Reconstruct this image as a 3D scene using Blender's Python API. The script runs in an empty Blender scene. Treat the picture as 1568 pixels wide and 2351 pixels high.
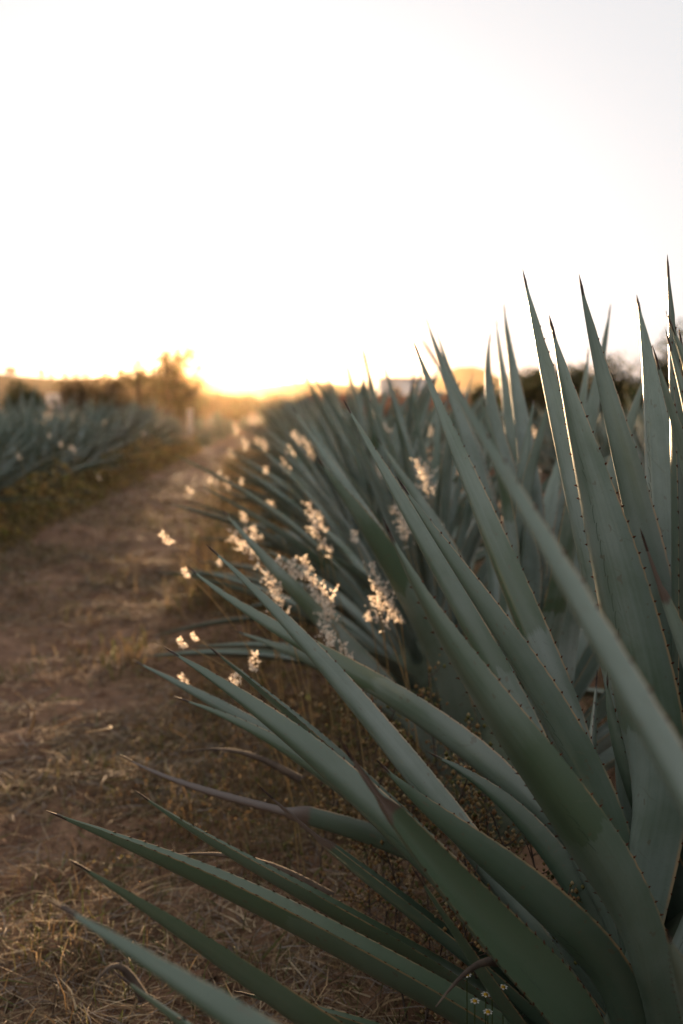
import bpy, math, random
import numpy as np
from mathutils import Vector
R = math.radians
rng = np.random.default_rng(7)
random.seed(7)
scene = bpy.context.scene
col = scene.collection

# ------------------------------------------------------------------ camera
CAM = np.array([0.0, 0.0, 1.1]); PITCH = R(6.2); YAW = R(5.25)
LENS = 35.0; FPX = 1024 * LENS / 36.0
cam_d = bpy.data.cameras.new('camera'); cam = bpy.data.objects.new('camera', cam_d); col.objects.link(cam)
cam.location = CAM; cam.rotation_euler = (R(90) - PITCH, 0, -YAW)
cam_d.lens = LENS; cam_d.sensor_width = 36; cam_d.sensor_fit = 'AUTO'
cam_d.clip_start = 0.02; cam_d.clip_end = 3000
cam_d.dof.use_dof = True; cam_d.dof.focus_distance = 1.42; cam_d.dof.aperture_fstop = 3.2
scene.camera = cam

# ------------------------------------------------------------------ sky, sun, exposure
SUN_EL = 2.6; SUN_AZ = -1.5           # degrees; azimuth measured from +Y towards +X
world = bpy.data.worlds.new('World'); scene.world = world; world.use_nodes = True
wn = world.node_tree.nodes; wl = world.node_tree.links
bg = wn['Background']
sky = wn.new('ShaderNodeTexSky'); sky.sky_type = 'NISHITA'; sky.sun_disc = False
sky.sun_elevation = R(SUN_EL); sky.sun_rotation = R(SUN_AZ); sky.dust_density = 4.0; sky.air_density = 1.0; sky.ozone_density = 1.0
hs = wn.new('ShaderNodeHueSaturation'); hs.inputs['Saturation'].default_value = 0.14
wl.new(sky.outputs[0], hs.inputs['Color'])
veil = wn.new('ShaderNodeMix'); veil.data_type = 'RGBA'; veil.inputs[0].default_value = 0.87     # thin even high cloud over the clear sky
veil.inputs[7].default_value = (1.98, 1.99, 2.05, 1)
wl.new(hs.outputs[0], veil.inputs[6]); wl.new(veil.outputs[2], bg.inputs[0]); bg.inputs[1].default_value = 0.10

sun_d = bpy.data.lights.new('sun', 'SUN'); sun = bpy.data.objects.new('sun', sun_d); col.objects.link(sun)
sun_d.energy = 4.5; sun_d.angle = R(0.6); sun_d.color = (1.0, 0.66, 0.37)
sv = Vector((math.sin(R(SUN_AZ)) * math.cos(R(SUN_EL)), math.cos(R(SUN_AZ)) * math.cos(R(SUN_EL)), math.sin(R(SUN_EL))))
sun.rotation_euler = sv.to_track_quat('Z', 'Y').to_euler(); sun.location = (0, 0, 30)

scene.view_settings.view_transform = 'Standard'; scene.view_settings.look = 'None'
scene.view_settings.gamma = 1; scene.view_settings.use_curve_mapping = False
scene.view_settings.exposure = 2.05
scene.render.engine = 'CYCLES'
scene.cycles.use_denoising = True
scene.cycles.max_bounces = 6; scene.cycles.diffuse_bounces = 3; scene.cycles.glossy_bounces = 2
scene.cycles.transmission_bounces = 3; scene.cycles.transparent_max_bounces = 6; scene.cycles.volume_bounces = 0
scene.cycles.sample_clamp_indirect = 6

# ------------------------------------------------------------------ helpers
cp, sp = math.cos(PITCH), math.sin(PITCH); cy, sy = math.cos(YAW), math.sin(YAW)
RIGHT = np.array([cy, -sy, 0.0])
FWD = np.array([sy * cp, cy * cp, -sp]); UP = np.array([sy * sp, cy * sp, cp])
def at(vx, vy, d):
    """point in the place seen at (vx, vy) of the 1568x2350 photograph, d metres into it"""
    k = 683.0 / 1568.0
    return CAM + d * (FWD + RIGHT * (vx * k - 341.5) / FPX - UP * (vy * k - 512.0) / FPX)
def wpos(r, f, z=0.0):
    return np.array([r * cy + f * sy, -r * sy + f * cy, z])

def mesh_np(name, V, F, mat, smooth=False, uv=None, data=None, dname='leafdata'):
    """V (n,3); F (m,4) quads or (m,3) triangles"""
    V = np.asarray(V, np.float32); F = np.asarray(F, np.int32)
    me = bpy.data.meshes.new(name); k = F.shape[1]
    me.vertices.add(len(V)); me.vertices.foreach_set('co', V.ravel())
    me.loops.add(F.size); me.loops.foreach_set('vertex_index', F.ravel())
    me.polygons.add(len(F)); me.polygons.foreach_set('loop_start', np.arange(0, F.size, k, dtype=np.int32))
    me.polygons.foreach_set('loop_total', np.full(len(F), k, np.int32))
    if smooth: me.polygons.foreach_set('use_smooth', np.ones(len(F), bool))
    if uv is not None:
        l = me.uv_layers.new(name='UVMap'); l.data.foreach_set('uv', np.asarray(uv, np.float32)[F.ravel()].ravel())
    if data is not None:
        a = me.attributes.new(dname, 'FLOAT_COLOR', 'POINT'); a.data.foreach_set('color', np.asarray(data, np.float32).ravel())
    me.update(); me.validate()
    if mat: me.materials.append(mat)
    return me
def link(name, me, parent=None, loc=None):
    o = bpy.data.objects.new(name, me); col.objects.link(o)
    if parent: o.parent = parent
    if loc is not None: o.location = loc
    return o
def empty(name, loc, rz=0.0, s=1.0):
    o = bpy.data.objects.new(name, None); col.objects.link(o); o.location = loc; o.rotation_euler = (0, 0, rz); o.scale = (s, s, s)
    o.empty_display_size = 0.1
    return o
def tag(o, label=None, cat=None, group=None, kind=None):
    if label: o['label'] = label
    if cat: o['category'] = cat
    if group: o['group'] = group
    if kind: o['kind'] = kind
    return o
def copy_tree(o, parent=None):
    c = o.copy(); col.objects.link(c); c.parent = parent
    for ch in list(o.children): copy_tree(ch, c)
    return c

class Geo:
    """collects triangles/quads as quads (triangles repeat nothing: use tri list)"""
    def __init__(s): s.V = []; s.F = []; s.D = []; s.n = 0
    def add(s, V, F, D=None):
        V = np.asarray(V, float); s.V.append(V); s.F.append(np.asarray(F) + s.n); s.n += len(V)
        if D is not None: s.D.append(np.tile(np.asarray(D, float), (len(V), 1)))
    def mesh(s, name, mat, smooth=False):
        return mesh_np(name, np.concatenate(s.V), np.concatenate(s.F), mat, smooth, data=np.concatenate(s.D) if s.D else None)
def tube_geo(P, rad, k=6):
    """quads of a tapering tube along P"""
    P = np.asarray(P, float); n = len(P); rad = np.broadcast_to(rad, (n,))
    T = np.gradient(P, axis=0); T /= np.linalg.norm(T, axis=1)[:, None] + 1e-9
    ref = np.array([0.0, 0, 1]) if abs(T[0, 2]) < .9 else np.array([1.0, 0, 0])
    A = np.cross(T, ref); A /= np.linalg.norm(A, axis=1)[:, None] + 1e-9; B = np.cross(T, A)
    an = np.arange(k) * 2 * math.pi / k
    V = (P[:, None] + rad[:, None, None] * (np.cos(an)[None, :, None] * A[:, None] + np.sin(an)[None, :, None] * B[:, None])).reshape(-1, 3)
    i = np.arange(n - 1)[:, None] * k; j = np.arange(k)[None]
    F = np.stack([i + j, i + (j + 1) % k, i + k + (j + 1) % k, i + k + j], -1).reshape(-1, 4)
    return V, F
def box_geo(x0, x1, y0, y1, z0, z1):
    V = [(x, y, z) for z in (z0, z1) for y in (y0, y1) for x in (x0, x1)]
    F = [(0, 2, 3, 1), (4, 5, 7, 6), (0, 1, 5, 4), (2, 6, 7, 3), (0, 4, 6, 2), (1, 3, 7, 5)]
    return np.array(V, float), np.array(F)
def vnoise(x, y, seed=0):
    """smooth value noise, numpy"""
    r = np.random.default_rng(seed).random((256, 256))
    xi = np.floor(x).astype(int); yi = np.floor(y).astype(int); fx = x - xi; fy = y - yi
    fx = fx * fx * (3 - 2 * fx); fy = fy * fy * (3 - 2 * fy)
    g = lambda a, b: r[a % 256, b % 256]
    return (g(xi, yi) * (1 - fx) + g(xi + 1, yi) * fx) * (1 - fy) + (g(xi, yi + 1) * (1 - fx) + g(xi + 1, yi + 1) * fx) * fy

# ------------------------------------------------------------------ material helpers
class NT:
    def __init__(s, name):
        s.m = bpy.data.materials.new(name); s.m.use_nodes = True; s.t = s.m.node_tree; s.n = s.t.nodes; s.n.clear()
        s.out = s.n.new('ShaderNodeOutputMaterial')
    def put(s, sock, v):
        if hasattr(v, 'node'): s.t.links.new(v, sock)
        elif isinstance(v, (tuple, list)): sock.default_value = (*v, 1.0)[:len(sock.default_value)] if len(v) == 3 else v
        else: sock.default_value = v
    def math(s, op, a, b=0.0, c=0.0, clamp=False):
        n = s.n.new('ShaderNodeMath'); n.operation = op; n.use_clamp = clamp
        s.put(n.inputs[0], a); s.put(n.inputs[1], b); s.put(n.inputs[2], c); return n.outputs[0]
    def mix(s, f, a, b):
        n = s.n.new('ShaderNodeMix'); n.data_type = 'RGBA'; s.put(n.inputs[0], f); s.put(n.inputs[6], a); s.put(n.inputs[7], b); return n.outputs[2]
    def step(s, x, lo, hi):
        n = s.n.new('ShaderNodeMapRange'); n.interpolation_type = 'SMOOTHSTEP'; s.put(n.inputs[0], x); s.put(n.inputs[1], lo); s.put(n.inputs[2], hi)
        return n.outputs[0]
    def noise(s, vec, scale, detail=3.0, rough=0.6):
        n = s.n.new('ShaderNodeTexNoise'); s.put(n.inputs['Vector'], vec); n.inputs['Scale'].default_value = scale
        n.inputs['Detail'].default_value = detail; n.inputs['Roughness'].default_value = rough; return n.outputs[0]
    def comb(s, x, y, z):
        n = s.n.new('ShaderNodeCombineXYZ'); s.put(n.inputs[0], x); s.put(n.inputs[1], y); s.put(n.inputs[2], z); return n.outputs[0]
    def sep(s, v):
        n = s.n.new('ShaderNodeSeparateXYZ'); s.put(n.inputs[0], v); return n.outputs
    def attr(s, name):
        n = s.n.new('ShaderNodeAttribute'); n.attribute_name = name; return n
    def coord(s, which='Object'):
        return s.n.new('ShaderNodeTexCoord').outputs[which]
    def bump(s, h, strength, dist=0.01):
        n = s.n.new('ShaderNodeBump'); s.put(n.inputs['Height'], h); n.inputs['Strength'].default_value = strength; n.inputs['Distance'].default_value = dist; return n.outputs[0]
    def bsdf(s, colr, rough=0.8, spec=0.3, normal=None, trans=0.0, tcol=None):
        p = s.n.new('ShaderNodeBsdfPrincipled'); s.put(p.inputs['Base Color'], colr); s.put(p.inputs['Roughness'], rough)
        s.put(p.inputs['Specular IOR Level'], spec)
        if normal is not None: s.put(p.inputs['Normal'], normal)
        o = p.outputs[0]
        if trans > 0:
            t = s.n.new('ShaderNodeBsdfTranslucent'); s.put(t.inputs['Color'], tcol if tcol is not None else colr)
            x = s.n.new('ShaderNodeMixShader'); x.inputs[0].default_value = trans
            s.t.links.new(o, x.inputs[1]); s.t.links.new(t.outputs[0], x.inputs[2]); o = x.outputs[0]
        s.t.links.new(o, s.out.inputs['Surface']); return s.m

def mat_leaf():
    s = NT('agave_leaf')
    uv = s.sep(s.n.new('ShaderNodeUVMap').outputs[0]); u, v = uv[0], uv[1]
    a = s.attr('leafdata'); d = s.sep(a.outputs['Vector']); lv, side, dry = d[0], d[1], d[2]
    ri = s.n.new('ShaderNodeObjectInfo').outputs['Random']
    r1 = s.math('FRACT', s.math('ADD', s.math('MULTIPLY', lv, 7.31), ri))
    r2 = s.math('FRACT', s.math('MULTIPLY', r1, 13.7)); r3 = s.math('FRACT', s.math('MULTIPLY', r1, 41.3))
    off = s.math('MULTIPLY', r1, 50.0)
    streak = s.noise(s.comb(s.math('MULTIPLY', u, 14.0), s.math('MULTIPLY', v, 1.4), off), 1.0, 4, .6)
    cloud = s.noise(s.comb(s.math('MULTIPLY', u, 1.6), s.math('MULTIPLY', v, 9.0), off), 1.0, 4, .55)
    fine = s.noise(s.comb(s.math('MULTIPLY', u, 40.0), s.math('MULTIPLY', v, 420.0), off), 1.0, 3, .7)
    bloom = s.mix(r2, (.170, .215, .190), (.250, .290, .268))
    green = s.mix(r3, (.036, .066, .038), (.072, .108, .060))
    tipg = s.step(v, .55, .95)
    bloom = s.mix(s.math('MULTIPLY', tipg, .6), bloom, (.180, .235, .165))
    # share of waxy bloom: streaks, clouds, less on the upper face
    f = s.math('ADD', s.math('MULTIPLY', streak, .45), s.math('MULTIPLY', cloud, 1.1))
    f = s.step(f, .40, 1.05)
    f = s.math('SUBTRACT', f, s.math('MULTIPLY', side, .40), clamp=True)
    f = s.math('MULTIPLY', s.math('ADD', s.math('MULTIPLY', f, .75), .25), a.outputs['Alpha'])  # per-leaf bloom, also lowered to paint shade into the low leaves
    # rubbed band with a ragged lower border, as left by the leaf that lay over it
    wob = s.noise(s.comb(s.math('MULTIPLY', u, 5.0), off, 0.0), 1.0, 3, .6)
    wob = s.math('ADD', wob, s.math('MULTIPLY', s.noise(s.comb(s.math('MULTIPLY', u, 60.0), off, 3.0), 1.0, 2, .6), .12))
    edge0 = s.math('ADD', s.math('MULTIPLY', r2, .3), s.math('ADD', .32, s.math('MULTIPLY', s.math('SUBTRACT', wob, .5), .09)))
    band = s.math('MULTIPLY', s.step(v, edge0, s.math('ADD', edge0, s.math('ADD', .003, s.math('MULTIPLY', r2, .018)))), s.math('SUBTRACT', 1.0, s.step(v, s.math('ADD', edge0, .02), s.math('ADD', edge0, .30))))
    band = s.math('MULTIPLY', band, s.step(r3, .5, .55))
    f = s.math('SUBTRACT', f, s.math('MULTIPLY', band, .5), clamp=True)
    c = s.mix(f, green, bloom)
    # old teeth imprint: two fine scalloped lines
    for k, (u0, sl) in enumerate(((.30, .22), (.70, -.24))):
        ph = s.math('FRACT', s.math('MULTIPLY', v, 38.0))
        sc = s.math('MULTIPLY', s.math('POWER', ph, 3.0), .05 if k == 0 else -.05)
        line = s.math('ADD', s.math('ADD', u0, s.math('MULTIPLY', v, sl)), sc)
        line = s.math('ADD', line, s.math('MULTIPLY', s.math('SUBTRACT', s.noise(s.comb(off, s.math('MULTIPLY', v, 9.0), k), 1.0, 2), .5), .10))
        dd = s.math('ABSOLUTE', s.math('SUBTRACT', u, line))
        g = s.math('SUBTRACT', 1.0, s.step(dd, .003, .012))
        g = s.math('MULTIPLY', g, s.step(s.noise(s.comb(off, s.math('MULTIPLY', v, 5.0), 7.0 + k), 1.0, 2), .48, .62))
        g = s.math('MULTIPLY', g, s.math('SUBTRACT', 1.0, s.step(v, .78, .86)))
        c = s.mix(s.math('MULTIPLY', g, .85), c, (.022, .040, .026))
    c = s.mix(s.math('MULTIPLY', s.step(fine, .58, .74), .32), c, (.05, .07, .045))
    scar = s.noise(s.comb(s.math('MULTIPLY', u, 9.0), s.math('MULTIPLY', v, 55.0), off), 1.0, 2, .5)
    c = s.mix(s.math('MULTIPLY', s.step(scar, .67, .72), .55), c, (.09, .075, .045))
    scr = s.noise(s.comb(s.math('ADD', s.math('MULTIPLY', u, 3.0), s.math('MULTIPLY', v, 6.0)), s.math('SUBTRACT', s.math('MULTIPLY', v, 130.0), s.math('MULTIPLY', u, 14.0)), off), 1.0, 2, .4)
    c = s.mix(s.math('MULTIPLY', s.step(scr, .70, .74), .35), c, (.10, .11, .075))
    # margin and dry end
    m = s.step(s.math('ABSOLUTE', s.math('SUBTRACT', s.math('MULTIPLY', u, 2.0), 1.0)), .945, .982)
    c = s.mix(s.math('MULTIPLY', m, s.math('MULTIPLY', s.step(cloud, .35, .6), .8)), c, (.36, .23, .11))
    vd = s.math('ADD', v, s.math('MULTIPLY', s.math('SUBTRACT', cloud, .5), .05))
    dr = s.step(vd, s.math('SUBTRACT', .985, dry), s.math('SUBTRACT', .995, dry))
    dc = s.mix(streak, (.055, .036, .030), (.145, .100, .075))
    c = s.mix(dr, c, dc)
    rough = s.math('ADD', .34, s.math('ADD', s.math('MULTIPLY', f, .16), s.math('MULTIPLY', streak, .10)))
    nb = s.bump(s.math('ADD', fine, s.math('MULTIPLY', streak, .8)), .12, .002)
    s.bsdf(c, rough, .5, nb)
    for n in s.n:
        if n.type == 'BSDF_PRINCIPLED':
            n.inputs['Coat Weight'].default_value = .6; n.inputs['Coat Roughness'].default_value = .25; n.inputs['Coat IOR'].default_value = 1.5
            s.t.links.new(nb, n.inputs['Coat Normal'])
    return s.m
M_LEAF = mat_leaf()

def mat_plain(name, c1, c2, scale=20, rough=.8, spec=.25, trans=0.0, bump=.3, dist=.004):
    s = NT(name); co = s.coord(); n = s.noise(co, scale, 4)
    return s.bsdf(s.mix(s.step(n, .3, .7), c1, c2), rough, spec, s.bump(n, bump, dist), trans)
M_SPINE = mat_plain('spine', (.020, .012, .010), (.055, .028, .020), 120, .7, .2)
M_THORN = mat_plain('thorn', (.045, .014, .010), (.11, .040, .018), 300, .8, .15)
M_CORE = mat_plain('agave_core', (.10, .12, .085), (.05, .06, .035), 14, .8)
M_DEAD = mat_plain('dead_leaf', (.045, .032, .026), (.13, .095, .07), 25, .85)

def mat_attr(name, trans, rough=.75, spec=.2, vary=0.35, tgain=1.0):
    """colour carried per blade"""
    s = NT(name); a = s.attr('leafdata'); n = s.noise(s.coord(), 60, 2)
    c = s.mix(s.math('MULTIPLY', s.step(n, .35, .75), vary), a.outputs['Color'], (.05, .035, .022))
    return s.bsdf(c, rough, spec, None, trans)
M_STRAW = mat_attr('straw', .35)
M_WEED = mat_attr('weed', .33)
M_FOL = mat_attr('foliage', .30, vary=.2)
M_PLUME = mat_attr('plume', .70, .9, .1, vary=.0)
M_BARK = mat_plain('bark', (.07, .05, .035), (.12, .09, .065), 18, .9)

def mat_soil():
    s = NT('soil'); co = s.coord()
    big = s.noise(co, .5, 4); mid = s.noise(co, 3.2, 5, .65); fine = s.noise(co, 45, 5, .7)
    c = s.mix(s.step(mid, .32, .70), (.130, .068, .042), (.270, .160, .100))
    c = s.mix(s.math('MULTIPLY', s.step(big, .45, .68), .55), c, (.135, .080, .042))
    c = s.mix(s.math('MULTIPLY', s.step(fine, .45, .75), .5), c, (.045, .030, .022))
    h = s.math('ADD', s.math('MULTIPLY', mid, .6), s.math('MULTIPLY', fine, .5))
    return s.bsdf(c, .95, .15, s.bump(h, .8, .03))
M_SOIL = mat_soil()
def mat_hill():
    s = NT('hill_grass'); co = s.coord(); n = s.noise(co, .05, 6, .65); m = s.noise(co, .35, 4)
    c = s.mix(s.step(n, .38, .66), (.17, .105, .055), (.085, .068, .034)); c = s.mix(s.math('MULTIPLY', s.step(m, .5, .65), .6), c, (.045, .040, .020))
    return s.bsdf(c, .95, .1)
M_HILL = mat_hill()

# ------------------------------------------------------------------ the setting
def build_ground():
    def axis(lo, hi, d0, g, mid):
        a = [mid]; d = d0
        while a[-1] < hi: a.append(a[-1] + d); d *= g if a[-1] > mid + 3 else 1.0
        b = [mid]; d = d0
        while b[-1] > lo: b.append(b[-1] - d); d *= g if b[-1] < mid - 3 else 1.0
        return np.array(sorted(set(b + a)))
    xs = axis(-800, 800, .035, 1.07, -.6); ys = axis(-300, 900, .04, 1.06, 3.6)
    X, Y = np.meshgrid(xs, ys, indexing='ij')
    fall = np.exp(-np.maximum(0, np.hypot(X, Y - 3) - 9) / 14)
    Z = (vnoise(X * 2.1, Y * 2.1, 1) - .5) * .05 + (vnoise(X * 7, Y * 7, 2) - .5) * .045 + (vnoise(X * 19, Y * 19, 3) - .5) * .022
    Z = Z * fall + (vnoise(X * .12, Y * .12, 4) - .5) * .12 * (1 - fall)
    ridge = np.exp(-((X - .64) / .5) ** 2) * .06 + np.exp(-((X + 3.0) / .6) ** 2) * .06
    Z += ridge * fall
    V = np.stack([X, Y, Z], -1).reshape(-1, 3); a, b = X.shape
    i = np.arange(a - 1)[:, None] * b; j = np.arange(b - 1)[None]
    F = np.stack([i + j, i + b + j, i + b + j + 1, i + j + 1], -1).reshape(-1, 4)
    tag(link('ground', mesh_np('ground', V, F, M_SOIL, True)), kind='structure')
build_ground()

def hill_sheet(name, pts, dist, depth, mat, seed, rough):
    """a rounded ridge: skyline points (vx, vy) of the photograph seen at dist metres, falling to the ground in front and behind"""
    vx = np.array([p[0] for p in pts], float); vy = np.array([p[1] for p in pts], float)
    gx = np.linspace(vx[0], vx[-1], 160); gy = np.interp(gx, vx, vy)
    crest = np.array([at(a, b, dist) for a, b in zip(gx, gy)])
    crest[:, 2] += (vnoise(gx * .05, gx * 0, seed) - .5) * rough
    rows = []
    tt = np.linspace(-1, 1, 26)
    rad = crest[:, :2] / np.linalg.norm(crest[:, :2], axis=1)[:, None]
    for t in tt:
        h = np.cos(t * math.pi / 2) ** 1.3
        xy = crest[:, :2] + rad * t * depth
        z = crest[:, 2] * h + (vnoise(xy[:, 0] * .06, xy[:, 1] * .06, seed + 1) - .5) * rough * 1.6 * min(1, 3 * abs(t)) * (h > .02) - 1.2 * abs(t) ** 3
        rows.append(np.column_stack([xy, z]))
    V = np.concatenate(rows); n = len(gx); m = len(tt)
    i = np.arange(m - 1)[:, None] * n; j = np.arange(n - 1)[None]
    F = np.stack([i + j, i + j + 1, i + n + j + 1, i + n + j], -1).reshape(-1, 4)
    tag(link(name, mesh_np(name, V, F, mat, True)), kind='structure')
hill_sheet('hill', [(-1500, 850), (-600, 845), (-200, 850), (0, 858), (60, 866), (150, 870), (300, 866), (400, 864), (470, 872), (520, 886), (570, 892), (640, 882), (720, 876), (800, 884), (900, 893), (1000, 896), (1150, 894), (1300, 890), (1568, 885), (2400, 880), (3300, 890)], 380, 150, M_HILL, 11, .5)
hill_sheet('mountain', [(780, 925), (900, 915), (960, 895), (1010, 862), (1050, 842), (1085, 840), (1120, 850), (1150, 870), (1190, 892), (1260, 905), (1400, 912), (1550, 925)], 1500, 300, M_HILL, 21, 1.5)

# ------------------------------------------------------------------ agave leaves
def smooth(x): x = np.clip(x, 0, 1); return x * x * (3 - 2 * x)
def leaf_geo(P, W, inward, roll=0.0, lv=0.5, dry=0.0, ns=9, cup=.42, scallop=0.0, tooth=.021, thick=1.0, view=None, face=0.0, wax_shade=.8):
    """P (n,3) centre line base -> tip. two sheets: upper (concave) and lower (convex)"""
    n = len(P); t = np.linspace(0, 1, n)
    T = np.gradient(P, axis=0); T /= np.linalg.norm(T, axis=1)[:, None]
    ref = np.array([inward[0] * .7, inward[1] * .7, .7])
    N = ref - (T @ ref)[:, None] * T; N /= np.linalg.norm(N, axis=1)[:, None]
    if face > 0:      # twist: angle (degrees) between the upper face and the line to a point, margin upwards
        q = view - P; q = q - (q * T).sum(1)[:, None] * T; q /= np.linalg.norm(q, axis=1)[:, None]
        p = np.cross(T, q); p *= np.sign(p[:, 2].mean() + (p @ np.array([*inward, 0.0])).mean() * .4)
        a = math.radians(face); M = math.cos(a) * q + math.sin(a) * p
        w = smooth(t / .45)[:, None]; N = N * (1 - w) + M * w; N /= np.linalg.norm(N, axis=1)[:, None]
    B = np.cross(T, N)
    c, s_ = math.cos(roll), math.sin(roll); N, B = N * c + B * s_, B * c - N * s_
    u = np.clip((t - .40) / .60, 0, 1)
    prof = (.74 + .26 * smooth(t / .42)) * (1 - u ** 1.55)
    prof = np.maximum(prof, .045)
    if dry > 0: prof = prof * (1 - .62 * smooth((t - (1 - dry) + .01) / .05) * (1 - smooth((t - (1 - dry)) / dry) * .5))
    hw = W / 2 * prof
    arc = np.concatenate([[0], np.cumsum(np.linalg.norm(np.diff(P, axis=0), axis=1))])
    if scallop > 0:
        ph = (arc / tooth) % 1.0; hw = hw - scallop * np.sin(ph * math.pi) * (t > .1) * (t < .92)
    th = thick * W / .085 * (.034 * (1 - smooth(t / .40)) + .021 * (1 - u ** 1.5) + .0025)
    cupt = cup * (.75 + .75 * smooth((t - .35) / .6)) * (.55 + .45 * smooth(t / .3))
    S = np.sin(np.linspace(-1, 1, ns) * math.pi / 2)
    zu = cupt[:, None] * hw[:, None] * (np.abs(S) ** 1.7)[None]
    zl = zu - np.minimum(th[:, None], hw[:, None] * 1.0 + .001) * (1 - np.abs(S) ** 2.0)[None]
    X = P[:, None] + B[:, None] * (hw[:, None] * S[None])[..., None]
    up = X + N[:, None] * zu[..., None]; lo = X + N[:, None] * zl[..., None]
    V = np.concatenate([up.reshape(-1, 3), lo.reshape(-1, 3)])
    i = np.arange(n - 1)[:, None] * ns; j = np.arange(ns - 1)[None]; o = n * ns
    Fu = np.stack([i + j, i + j + 1, i + ns + j + 1, i + ns + j], -1).reshape(-1, 4)
    Fl = np.stack([i + j, i + ns + j, i + ns + j + 1, i + j + 1], -1).reshape(-1, 4) + o
    cap = np.stack([np.arange(ns - 1), np.arange(ns - 1) + o, np.arange(ns - 1) + o + 1, np.arange(ns - 1) + 1], -1)
    UV = np.stack(np.broadcast_arrays((S[None] + 1) / 2, t[:, None]), -1).reshape(-1, 2)
    D = np.zeros((2 * n * ns, 4)); D[:, 0] = lv; D[:o, 1] = 1; D[:, 2] = dry; D[:, 3] = wax_shade
    edge = (X[:, 0] + N * zu[:, :1], X[:, -1] + N * zu[:, -1:])
    return V, np.concatenate([Fu, Fl, cap]), np.concatenate([UV, UV]), D, edge, B, T, arc, N

def thorns_geo(edge, B, T, arc, tooth, t0, t1):
    g = Geo(); L = arc[-1]
    for sgn, E in ((-1, edge[0]), (1, edge[1])):
        for a in np.arange(math.ceil(t0 * L / tooth) * tooth, t1 * L, tooth):
            a2 = a + random.uniform(-.1, .1) * tooth
            p = np.array([np.interp(a2, arc, E[:, k]) for k in range(3)])
            b = np.array([np.interp(a2, arc, B[:, k]) for k in range(3)]) * sgn; tt = np.array([np.interp(a2, arc, T[:, k]) for k in range(3)])
            nn = np.cross(b, tt); h = .0048 * random.uniform(.7, 1.3) * (1 - .35 * a / L)
            q = [p - tt * .0032 - b * .0016, p + tt * .0022 - b * .0016, p + nn * .0014 - b * .0012, p + b * h + tt * h * random.uniform(.2, .7)]
            g.add(q, [(0, 1, 3), (1, 2, 3), (2, 0, 3)])
    return g
def spine_geo(tip, d, ln, r):
    P = [tip - d * .016, tip + d * ln * .25, tip + d * ln * .6, tip + d * ln]
    return tube_geo(P, np.array([r, r * .85, r * .5, .0003]), 6)

def fit_curve(pts, n, wend=6.0):
    """cubic through the given points (tip first), returned base -> tip"""
    Q = np.array(pts)[::-1]; s = np.concatenate([[0], np.cumsum(np.linalg.norm(np.diff(Q, axis=0), axis=1))]); s /= s[-1]
    w = np.ones(len(s)); w[0] = 6; w[-1] = wend
    deg = min(3, len(s) - 1)
    C = [np.polyfit(s, Q[:, k], deg, w=w) for k in range(3)]
    tt = np.linspace(0, 1, 200); D = np.stack([np.polyval(c, tt) for c in C], -1)
    a = np.concatenate([[0], np.cumsum(np.linalg.norm(np.diff(D, axis=0), axis=1))]); ts = np.interp(np.linspace(0, a[-1], n), a, tt)
    return np.stack([np.polyval(c, ts) for c in C], -1)

def T0(P): return (P[-1, 2] - P[0, 2]) / np.linalg.norm(P[-1] - P[0])
def add_leaf(root, base, P, W, roll=0, dry=0.0, detail=2, lv=None, cup=.42, name='leaf', mat=None, face=0.0, wax_shade=None):
    """leaf part under root (an Empty at base); detail 2: thorns and spine as sub-parts"""
    P = P - base; lv = random.random() if lv is None else lv
    out = P[-1, :2] - P[0, :2]; ln = np.linalg.norm(out); out = out / ln if ln > .05 else np.array([1.0, 0])
    ns = 11 if detail == 2 else 7
    V, F, UV, D, edge, B, T, arc, N = leaf_geo(P, W, (-out[0], -out[1]), roll, lv, dry, ns, cup, .0011 if detail == 2 else 0, .022, view=CAM - base, face=face, wax_shade=wax_shade if wax_shade is not None else .45 + .45 * smooth((T0(P) - .2) / .6))
    o = link(name, mesh_np(name, V, F, mat or M_LEAF, True, UV, D), root)
    if detail == 2:
        g = thorns_geo(edge, B, T, arc, .022, .12, .93 - dry)
        if g.n: tag(link('thorn_fringe', g.mesh('thorn_fringe', M_THORN), o), kind='stuff')
        sV, sF = spine_geo(P[-1] - N[-1] * .0005, T[-1], random.uniform(.012, .018), max(.0017, W * .0235))
        link('tip_spine', mesh_np('tip_spine', sV, sF, M_SPINE, True), o)
    return o
def core_mesh():
    n, k = 9, 14; P = np.array([[0, 0, z] for z in np.linspace(-.03, .42, n)])
    rad = np.array([.13, .17, .185, .18, .165, .14, .11, .075, .03]); V, F = tube_geo(P, rad, k)
    return mesh_np('core', V, F, M_CORE, True)
CORE = core_mesh()

def rosette_curve(az, el, L, n, rad=.12, droop=.0, wob=.02):
    o = np.array([math.cos(az), math.sin(az), 0]); e = math.radians(el)
    d = o * math.cos(e) + np.array([0, 0, math.sin(e)]); up = np.array([0, 0, 1.0]) * math.cos(e) - o * math.sin(e)
    side = np.cross(d, up)
    t = np.linspace(0, 1, n)[:, None]
    z0 = .06 + .30 * (el / 85.0)
    b = o * rad * (1.15 - el / 100.0) + np.array([0, 0, z0])
    return b + d * L * t + up * L * (.06 * np.sin(t * math.pi) - droop * t ** 2) + side * wob * L * np.sin(t * 2.4 + az * 5)

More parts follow.
